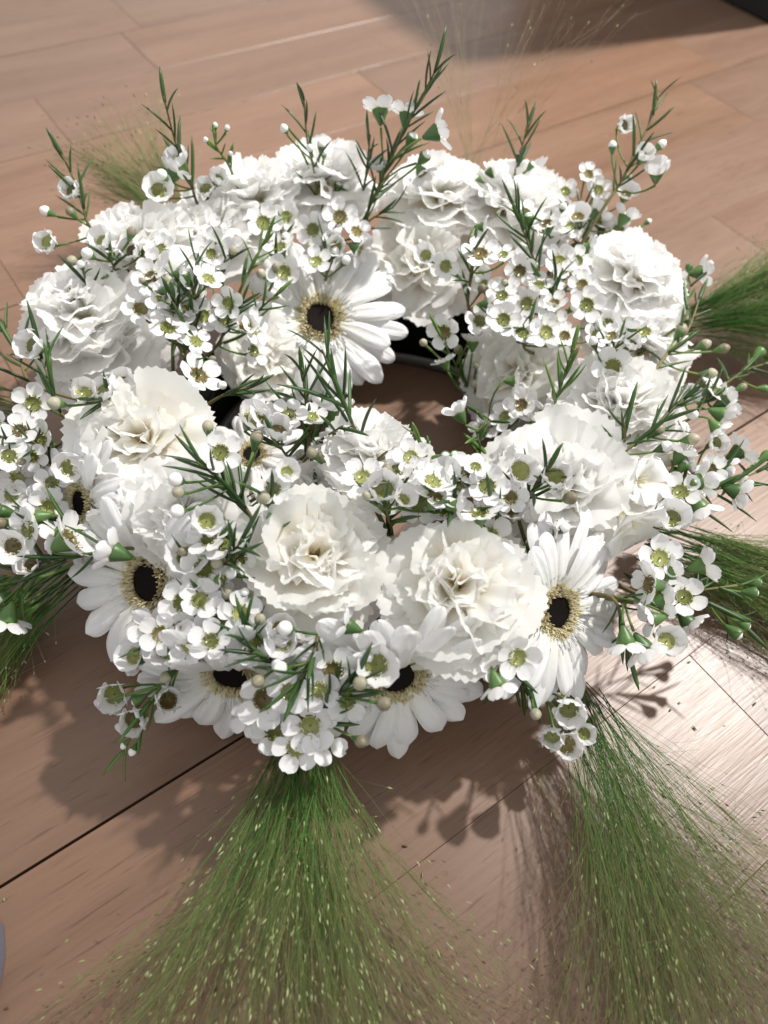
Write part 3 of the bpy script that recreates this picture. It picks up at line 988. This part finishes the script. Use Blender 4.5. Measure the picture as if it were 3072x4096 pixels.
S('pair of small calyx cups with a fresh shoot at the near edge of the hole', [(1062, 1010), (1043, 980), (1028, 930)], 0.105, [('g', 963, 987), ('g', 983, 985)], 14, True, (0.010, 0.016))
S('leafy sprig with two white buds across the front left carnations', [(548, 1140), (522, 1085), (480, 1040), (425, 998)], 0.11,
  [('b', 383, 1037, 0, 1.25), ('b', 387, 1104, 0, 1.25), ('n', 388, 1064), ('n', 553, 950, 0, 1.1), ('o', 477, 977)], 20, False, (0.016, 0.024))
S('olive-centred waxflower with buds left of the front centre carnation', [(600, 1160), (585, 1110), (580, 1075)], 0.11,
  [('o', 590, 1057), ('n', 570, 1077), ('b', 583, 1142, 0, 1.2), ('n', 608, 1115)], 5)
S('upright leafy sprig in the inner left with white blooms to both sides', [(425, 770), (415, 700), (420, 640), (425, 560)], 0.11,
  [('o', 363, 707, 0, 1.05), ('o', 352, 641), ('o', 407, 648), ('o', 303, 667), ('o', 327, 601), ('g', 395, 601, 0, 1.6)], 20)
S('single open waxflower with a faded bud on the back left carnation', [(482, 630), (478, 590), (488, 555)], 0.105, [('o', 463, 541, 0, 1.15), ('n', 502, 545)], 6)
S('three waxflowers above the small creamy carnation', [(470, 745), (492, 695), (530, 650)], 0.10, [('o', 493, 655), ('o', 488, 691), ('o', 547, 707)], 12)
S('lone five-petalled waxflower over the dark inner left gap', [(375, 735), (400, 775), (418, 800)], 0.085, [('o', 430, 811, 0, 1.15)], 12)
S('dark leafy shoot lying along the dark gap at the inner left', [(470, 860), (500, 850), (545, 835)], 0.085, [], 10)
S('two small creamy cups in a row under the lower left carnation', [(262, 880), (240, 866), (205, 862)], 0.105,
  [('c', 182, 851), ('c', 227, 846), ('h', 268, 829), ('n', 123, 872, 0, 1.1)], 8)
S('dark leaves and a white cup at the left edge', [(145, 905), (110, 830), (88, 770)], 0.085, [('c', 75, 748, 0, 1.1), ('o', 72, 871, 0, 1.1)], 10, False, (0.018, 0.03))
S('dark twig at the far left edge, pointing up out of the wreath', [(80, 835), (40, 770), (5, 690)], 0.075, [], 12, False, (0.014, 0.022))
S('crowd of open waxflowers along the left edge', [(125, 1010), (95, 970), (60, 950)], 0.08,
  [('o', 88, 951), ('h', 83, 1007), ('o', 43, 930), ('o', 37, 1034), ('o', 57, 1091), ('o', 20, 985), ('o', 112, 1042), ('h', 150, 1010), ('o', 105, 1095)], 10, n_extra=1)
S('sideways blooms with green calyxes over the left gerbera', [(185, 1150), (125, 1122), (50, 1105)], 0.07,
  [('s', 80, 1117, 190), ('s', 128, 1160, 200, 1.2), ('g', 8, 1105, 0, 1.3)], 9)
S('long twig at the left front with large white blooms seen from behind', [(265, 1185), (180, 1200), (80, 1228), (-5, 1250)], 0.055,
  [('s', 150, 1165, 30, 1.3), ('s', 246, 1192, 160, 1.1), ('h', 67, 1220), ('o', 40, 1180, 0, 0.9)], 14)
S('drooping bloom at the lower left edge beside the left grass', [(110, 1240), (60, 1250), (40, 1290)], 0.04, [('s', 15, 1338, -110, 1.2), ('g', 10, 1292, 0, 1.2)], 8, True)
S('open waxflowers between the left gerbera and the creamy front carnation', [(450, 1260), (445, 1225), (450, 1195)], 0.095,
  [('h', 405, 1203, 0, 1.1), ('o', 440, 1228), ('n', 467, 1218), ('o', 490, 1173, 0, 1.1)], 5)
S('waxflowers to the right of the left gerbera, above the tilted one', [(485, 1350), (465, 1325), (450, 1305)], 0.08,
  [('o', 432, 1297), ('n', 490, 1287), ('o', 473, 1343), ('o', 407, 1390)], 6)
S('two cupped waxflowers under the centre of the left gerbera', [(385, 1345), (365, 1370), (350, 1385)], 0.07, [('o', 325, 1357), ('h', 360, 1400, 0, 1.1)], 4)
S('drooping sprig at lower left ending in two tiny yellow buds over the floor', [(425, 1410), (350, 1480), (310, 1545), (262, 1630)], 0.028,
  [('c', 247, 1500, 0, 1.05), ('c', 363, 1513, 0, 1.05), ('c', 290, 1553), ('n', 420, 1428), ('n', 363, 1460), ('g', 297, 1513), ('h', 290, 1417), ('b', 270, 1608, 0, 0.7), ('b', 288, 1620, 0, 0.7)], 12, True)
S('dark tangle of thin stalks with white buds at the front centre', [(690, 1370), (672, 1430), (640, 1480)], 0.085, [('b', 620, 1358, 0, 1.2), ('b', 610, 1443, 0, 1.25)], 16)
S('forked green sprig with faded buds over the lower centre gerbera', [(690, 1560), (715, 1520), (765, 1470)], 0.085,
  [('h', 813, 1437, 0, 1.2), ('n', 776, 1477, 0, 1.2), ('n', 826, 1520, 0, 1.2), ('n', 776, 1600, 0, 1.1), ('s', 750, 1352, 160)], 20)
S('flat waxflowers hanging over the front grass, lowest in the centre', [(645, 1480), (640, 1520), (635, 1550)], 0.045,
  [('o', 571, 1510, 0, 1.1), ('o', 593, 1580, 0, 1.1), ('o', 670, 1567, 0, 1.1), ('o', 750, 1513, 0, 0.9), ('o', 700, 1600, 0, 0.9)], 7)
S('dark stalks between the creamy centre carnation and its right neighbour', [(842, 1175), (835, 1140), (852, 1105)], 0.085, [('n', 985, 1045)], 6)


S('second crowd of waxflowers at the left edge, below the first and above the long twig', [(120, 1090), (95, 1100), (70, 1130)], 0.07,
  [('o', 25, 1070), ('o', 95, 1085), ('o', 60, 1145), ('h', 28, 1180), ('n', 5, 1130)], 8, n_extra=0)
S('waxflowers squeezed between the ruffled carnation and the creamy centre one', [(520, 1240), (510, 1210), (500, 1180)], 0.10,
  [('o', 450, 1165), ('o', 520, 1205, 0, 0.9), ('n', 470, 1130), ('b', 500, 1240)], 7)
S('waxflowers and needles covering the top of the tilted lower left gerbera', [(540, 1420), (535, 1390), (530, 1360)], 0.085,
  [('o', 520, 1325), ('o', 545, 1385), ('o', 395, 1300), ('n', 560, 1340), ('o', 455, 1385, 0, 0.9)], 12)
S('low waxflowers between the two lower gerberas, resting on the grass neck', [(650, 1560), (640, 1590), (630, 1610)], 0.04,
  [('o', 640, 1615), ('o', 540, 1550), ('o', 720, 1450), ('o', 690, 1490), ('o', 625, 1495), ('b', 600, 1440)], 12)
S('waxflowers to the right of the lower right gerbera', [(1350, 1300), (1390, 1300), (1420, 1290)], 0.06,
  [('o', 1425, 1205), ('s', 1352, 1388, -80), ('h', 1440, 1385), ('o', 1478, 1290), ('s', 1390, 1400, -60)], 8)
S('waxflowers filling the right rim between the faded buds and the long dark sprig', [(1450, 1075), (1490, 1050), (1530, 1020)], 0.075,
  [('o', 1470, 1062), ('o', 1535, 1015), ('s', 1590, 1062, -20), ('c', 1545, 958), ('h', 1450, 1120)], 9)
S('waxflowers lying at the top of the carnation right of front centre', [(1000, 1160), (985, 1110), (975, 1080)], 0.105,
  [('o', 962, 1105), ('o', 1012, 1018), ('o', 940, 1072), ('o', 1000, 1145, 0, 0.9), ('n', 930, 1135)], 7)
S('waxflowers scattered over the back right carnations', [(1200, 560), (1190, 520), (1180, 480)], 0.105,
  [('o', 1300, 500), ('o', 1372, 520), ('o', 1180, 482), ('o', 1150, 562), ('b', 1215, 450)], 8)
S('waxflowers lying over the seam between the inner left sprig and the left carnations', [(400, 700), (385, 670), (375, 640)], 0.105,
  [('o', 380, 672), ('o', 450, 602), ('o', 440, 682), ('o', 335, 575), ('n', 365, 610)], 10)
S('dark sprig with one small bloom under the front right carnation, beside the floor', [(1075, 1420), (1105, 1455), (1135, 1490)], 0.03,
  [('o', 1118, 1420, 0, 0.9), ('s', 1075, 1480, -70, 0.9)], 16)
S('needle shoot crossing the lower edge of the ruffled front left carnation', [(470, 1250), (495, 1205), (525, 1165)], 0.11, [], 12)
S('needle shoot reaching left over the tilted lower left gerbera', [(630, 1450), (590, 1425), (545, 1410)], 0.085, [('n', 560, 1470)], 13)
S('needle shoot beside the narrow right side of the lower right gerbera', [(1320, 1290), (1345, 1350), (1362, 1425)], 0.05, [], 12)
S('needle shoot poking left out of the crowd at the left edge', [(110, 985), (60, 975), (5, 965)], 0.08, [], 13, False, (0.014, 0.022))
S('needle shoot curving down at the left edge above the left grass', [(90, 1140), (50, 1165), (0, 1190)], 0.06, [('g', 20, 1150)], 12)
S('needle shoot lying across the right side carnation towards its middle', [(1330, 990), (1350, 950), (1345, 905)], 0.11, [], 9)


# ------------------------------------------------------------------ grass plumes
def plume(label, base, zb, heads, n_stem, n_br, length, spread, bspread, rad=0.00016, blen=(0.05, 0.10), hue=0.0, zfloor=0.003, width=0.010, droop=0.15, frac=(0.15, 0.85), seeds=1.0, neck=0.35):
    """base: photo pixel and height; heads: photo pixels on the floor the stems aim at"""
    rg = random.Random(int(base[0] * 3 + base[1]))
    B = at(*base, zb)
    root = thing('grass_plume', label, 'grass', TRS(B), 'fountain grass plumes round the wreath')
    v, f, t = [], [], []
    sv, sf, st = [], [], []
    aims = [(at(*h[:2], h[2]) - B).normalized() for h in heads]
    mean = sum(aims, Vector()).normalized()

    def seed(p, d, hue_):
        ln, wd = rg.uniform(0.0017, 0.0031), rg.uniform(0.00028, 0.00048)
        F = frame(d)
        b = len(sv)
        hv = min(1, max(0, hue_ + rg.uniform(-0.25, 0.25)))
        for q in ((0, 0, 0), (wd, 0, ln * 0.45), (-wd * 0.5, wd * 0.87, ln * 0.45), (-wd * 0.5, -wd * 0.87, ln * 0.45), (0, 0, ln)):
            sv.append(p + F @ Vector(q))
            st.append(hv)
        sf.extend([(b, b + 2, b + 1), (b, b + 3, b + 2), (b, b + 1, b + 3), (b + 4, b + 1, b + 2), (b + 4, b + 2, b + 3), (b + 4, b + 3, b + 1)])

    def clampz(p):
        wz = p.z + B.z
        if wz < zfloor:
            p.z = zfloor - B.z + rg.uniform(0, 0.002)
        return p
    for i in range(n_stem):
        u = rg.random() * (len(aims) - 1)
        k = min(int(u), len(aims) - 2)
        A = aims[k].lerp(aims[k + 1], u - k)
        A = (A + Vector((rg.gauss(0, 1), rg.gauss(0, 1), rg.gauss(0, 0.6))) * spread).normalized()
        L = length * rg.uniform(0.65, 1.0)
        side = A.cross(Vector((0, 0, 1))).normalized()
        o0 = side * rg.uniform(-width, width) + Vector((0, 0, rg.uniform(-0.5, 0.8) * width))
        A0 = (mean + (A - mean) * neck).normalized()
        wob = Vector((rg.gauss(0, 1), rg.gauss(0, 1), rg.gauss(0, 0.5))) * 0.02 * L
        q = [clampz(o0 * (1 + 0.6 * s) + (A0 * (s - s * s * 0.5) + A * (s * s * 0.5) * 1.15) * L + wob * math.sin(s * 5) - Vector((0, 0, droop * L * s * s))) for s in [j / 6 for j in range(7)]]
        g0 = rg.uniform(-0.08, 0.20) + hue
        tube(v, f, q, [rad * 3.0 * (1 - 0.7 * j / 6) for j in range(7)], 3, t, [min(1, max(0, g0 + 0.55 * j / 6)) for j in range(7)])
        for j in range(n_br):
            s = rg.uniform(*frac)
            ii = min(5, int(s * 6))
            p0 = q[ii].lerp(q[ii + 1], s * 6 - ii)
            dd = (q[ii + 1] - q[ii]).normalized()
            an = abs(rg.gauss(0, bspread))
            F = frame(dd) @ rotz(rg.uniform(0, 6.28))
            d = F @ Vector((math.sin(an), 0, math.cos(an)))
            s = s ** 0.85
            bl = rg.uniform(*blen)
            d2 = (d + dd * 0.6 + Vector((0, 0, -0.15)) + Vector((rg.gauss(0, 0.12), rg.gauss(0, 0.12), rg.gauss(0, 0.1)))).normalized()
            pts = [clampz(x) for x in bez(p0, p0 + d * bl * 0.45, p0 + d * bl * 0.45 + d2 * bl * 0.55, 4)]
            g1 = min(1, max(0, g0 + rg.uniform(-0.05, 0.30) + s * 0.50 + an * 0.30))
            tube(v, f, pts, [rad * (1 - 0.45 * c / 4) for c in range(5)], 3, t, [min(1, g1 + 0.2 * c / 4) for c in range(5)])
            if rg.random() < 0.75 * seeds:
                seed(pts[-1], (pts[-1] - pts[-2]), rg.choice((0.25, 0.75, 0.8, 0.9)) if s < 0.6 else rg.choice((0.1, 0.3, 0.5, 0.75, 0.85)))
            for q_ in range(rg.choice((0, 1, 1, 2, 3))):
                # side hairs, each with its own seed
                d3 = (d2 + Vector((rg.gauss(0, 0.38), rg.gauss(0, 0.38), rg.gauss(0, 0.25)))).normalized()
                p2 = pts[rg.choice((1, 2, 3))]
                hl = bl * rg.uniform(0.2, 0.5)
                e1 = clampz(p2 + d3 * hl * 0.5)
                e = clampz(e1 + (d3 + Vector((rg.gauss(0, 0.2), rg.gauss(0, 0.2), rg.gauss(0, 0.2)))) * hl * 0.5)
                tube(v, f, [p2, e1, e], [rad * 0.75, rad * 0.65, rad * 0.5], 3, t, [g1, min(1, g1 + 0.15), min(1, g1 + 0.25)])
                if rg.random() < 0.8 * seeds:
                    seed(e, d3, rg.choice((0.05, 0.2, 0.45, 0.75, 0.85)))
    o = obj('panicle', mesh('panicle', v, f, M_GRASS, t), root)
    o['kind'] = 'stuff'
    o = obj('seed_spray', mesh('seed_spray', sv, sf, M_SEED, st, False), root)
    o['kind'] = 'stuff'


plume('green grass plume at the front centre fanning out towards the viewer', (664, 1570), 0.026, [(60, 1960, 0.028), (330, 2110, 0.03), (620, 2200, 0.035), (900, 2120, 0.03), (1130, 1960, 0.028)],
      60, 21, 0.125, 0.075, 0.26, rad=0.000078, blen=(0.03, 0.085), width=0.0105, frac=(0.05, 1.0), hue=-0.08, neck=0.26)
plume('long grass plume at the lower right spreading over the glossy floor', (1245, 1510), 0.028, [(1160, 1960, 0.03), (1290, 2100, 0.03), (1430, 2050, 0.03), (1600, 1860, 0.03), (1740, 1660, 0.03)],
      50, 21, 0.130, 0.09, 0.30, rad=0.000078, blen=(0.035, 0.105), hue=-0.05, width=0.0105, frac=(0.05, 1.0), neck=0.28)
plume('dense green grass plume at the right, brushed sideways out of frame', (1400, 1160), 0.022, [(1680, 1150, 0.02), (1690, 1250, 0.02), (1680, 1340, 0.02)],
      34, 44, 0.12, 0.05, 0.16, rad=0.00013, blen=(0.03, 0.07), width=0.012)
plume('hazy grass plume at the back right sweeping up and right', (1440, 710), 0.03, [(1560, 600, 0.05), (1660, 620, 0.05), (1680, 690, 0.04), (1680, 770, 0.03)],
      34, 50, 0.12, 0.09, 0.30, rad=0.00012, blen=(0.03, 0.08), hue=-0.12)
plume('thin airy grass plume at the back with seed heads against the shaded floor', (1010, 430), 0.05, [(900, 200, 0.10), (980, 120, 0.11), (1080, 130, 0.11), (1230, 200, 0.10)],
      9, 8, 0.12, 0.11, 0.32, rad=0.00007, blen=(0.05, 0.13), hue=0.30, droop=0.02, seeds=0.6)
plume('blurred grey-green grass plume at the back left behind the carnations', (400, 490), 0.03, [(210, 450, 0.04), (250, 400, 0.05), (320, 370, 0.06), (390, 360, 0.06)],
      20, 26, 0.060, 0.13, 0.36, rad=0.00008, blen=(0.02, 0.055), hue=-0.15, droop=0.05, seeds=0.35)
plume('dark green grass plume at the lower left edge running down out of frame', (150, 1240), 0.018, [(-90, 1360, 0.02), (-60, 1410, 0.02), (-30, 1450, 0.015)],
      26, 36, 0.075, 0.05, 0.14, rad=0.00014, blen=(0.03, 0.06), width=0.011)
plume('green grass plume at the left edge poking out between the waxflowers', (60, 900), 0.03, [(-60, 830, 0.03), (-70, 880, 0.03), (-60, 930, 0.03)],
      14, 26, 0.07, 0.08, 0.2, rad=0.00013, blen=(0.02, 0.05), width=0.010)

# loose bits on the boards
rg = random.Random(77)
v, f, t = [], [], []
for i in range(22):
    x, y = rg.choice(((rg.uniform(0, 480), rg.uniform(1700, 2200)), (rg.uniform(850, 1160), rg.uniform(1560, 2150)), (rg.uniform(1400, 1650), rg.uniform(1380, 1600)), (rg.uniform(60, 900), rg.uniform(100, 420))))
    p = at(x, y, 0.0007)
    d = rotz(rg.uniform(0, 6.28)) @ Vector((1, 0, 0))
    ln = rg.uniform(0.0012, 0.003)
    n0 = len(v)
    tube(v, f, [p - d * ln / 2, p, p + d * ln / 2], [0.0001, rg.uniform(0.0003, 0.0006), 0.0001], 4)
    t += [rg.choice((0.0, 0.1, 0.3, 0.75))] * (len(v) - n0)
chaff = obj('chaff', mesh('chaff', v, f, M_SEED, t))
chaff['kind'] = 'stuff'
chaff['label'] = 'tiny loose seeds and bits lying on the wooden floor'

# ------------------------------------------------------------------ black cabinet whose foot shows in the top right corner
c0 = Vector((0.370, 0.966, 0))
cab = thing('cabinet', 'black piece of furniture whose straight lower edge shows in the top right corner', 'furniture', TRS(c0, rotz(TH)))


def bevel_box(x0, x1, y0, y1, z0, z1, b, m, name):
    v, f = [], []
    prof = [(z0, b), (z0 + b, 0), (z1 - b, 0), (z1, b)]
    for z, i in prof:
        v += [(x0 + i, y0 + i, z), (x1 - i, y0 + i, z), (x1 - i, y1 - i, z), (x0 + i, y1 - i, z)]
    for r in range(3):
        for j in range(4):
            a, c = r * 4 + j, r * 4 + (j + 1) % 4
            f.append((a, c, c + 4, a + 4))
    f += [(3, 2, 1, 0), (12, 13, 14, 15)]
    return mesh(name, v, f, m, smooth=False)


obj('plinth', bevel_box(0.0, 0.36, 0.0, 0.40, 0.0, 0.05, 0.003, M_BLK, 'plinth'), cab)
obj('body', bevel_box(-0.002, 0.362, -0.002, 0.402, 0.0502, 0.66, 0.004, M_BLK, 'body'), cab)

# ------------------------------------------------------------------ lilac grey cloth at the lower left edge
v, f = [], []
NU, NV = 24, 10
for i in range(NU + 1):
    for j in range(NV + 1):
        s, q = i / NU, j / NV
        y = 0.022 - 0.12 * s
        x = -0.1285 + 0.040 * s + 0.0012 * math.sin(s * 19) - 0.05 * q
        z = 0.0005 + 0.020 * math.sqrt(max(0, 1 - (1 - min(1, q * 2.2)) ** 2)) * (0.45 + 0.55 * min(1, s * 5)) * (1 if q < 0.9 else 0.9) + 0.0015 * math.sin(s * 31 + q * 9) * q
        v.append((x, y, z))
for i in range(NU):
    for j in range(NV):
        b = i * (NV + 1) + j
        f.append((b, b + 1, b + NV + 2, b + NV + 1))
cl = obj('cloth', mesh('cloth', v, f, M_CLOTH))
cl['label'], cl['category'] = 'rounded edge of a lilac grey cloth at the lower left corner', 'cloth'
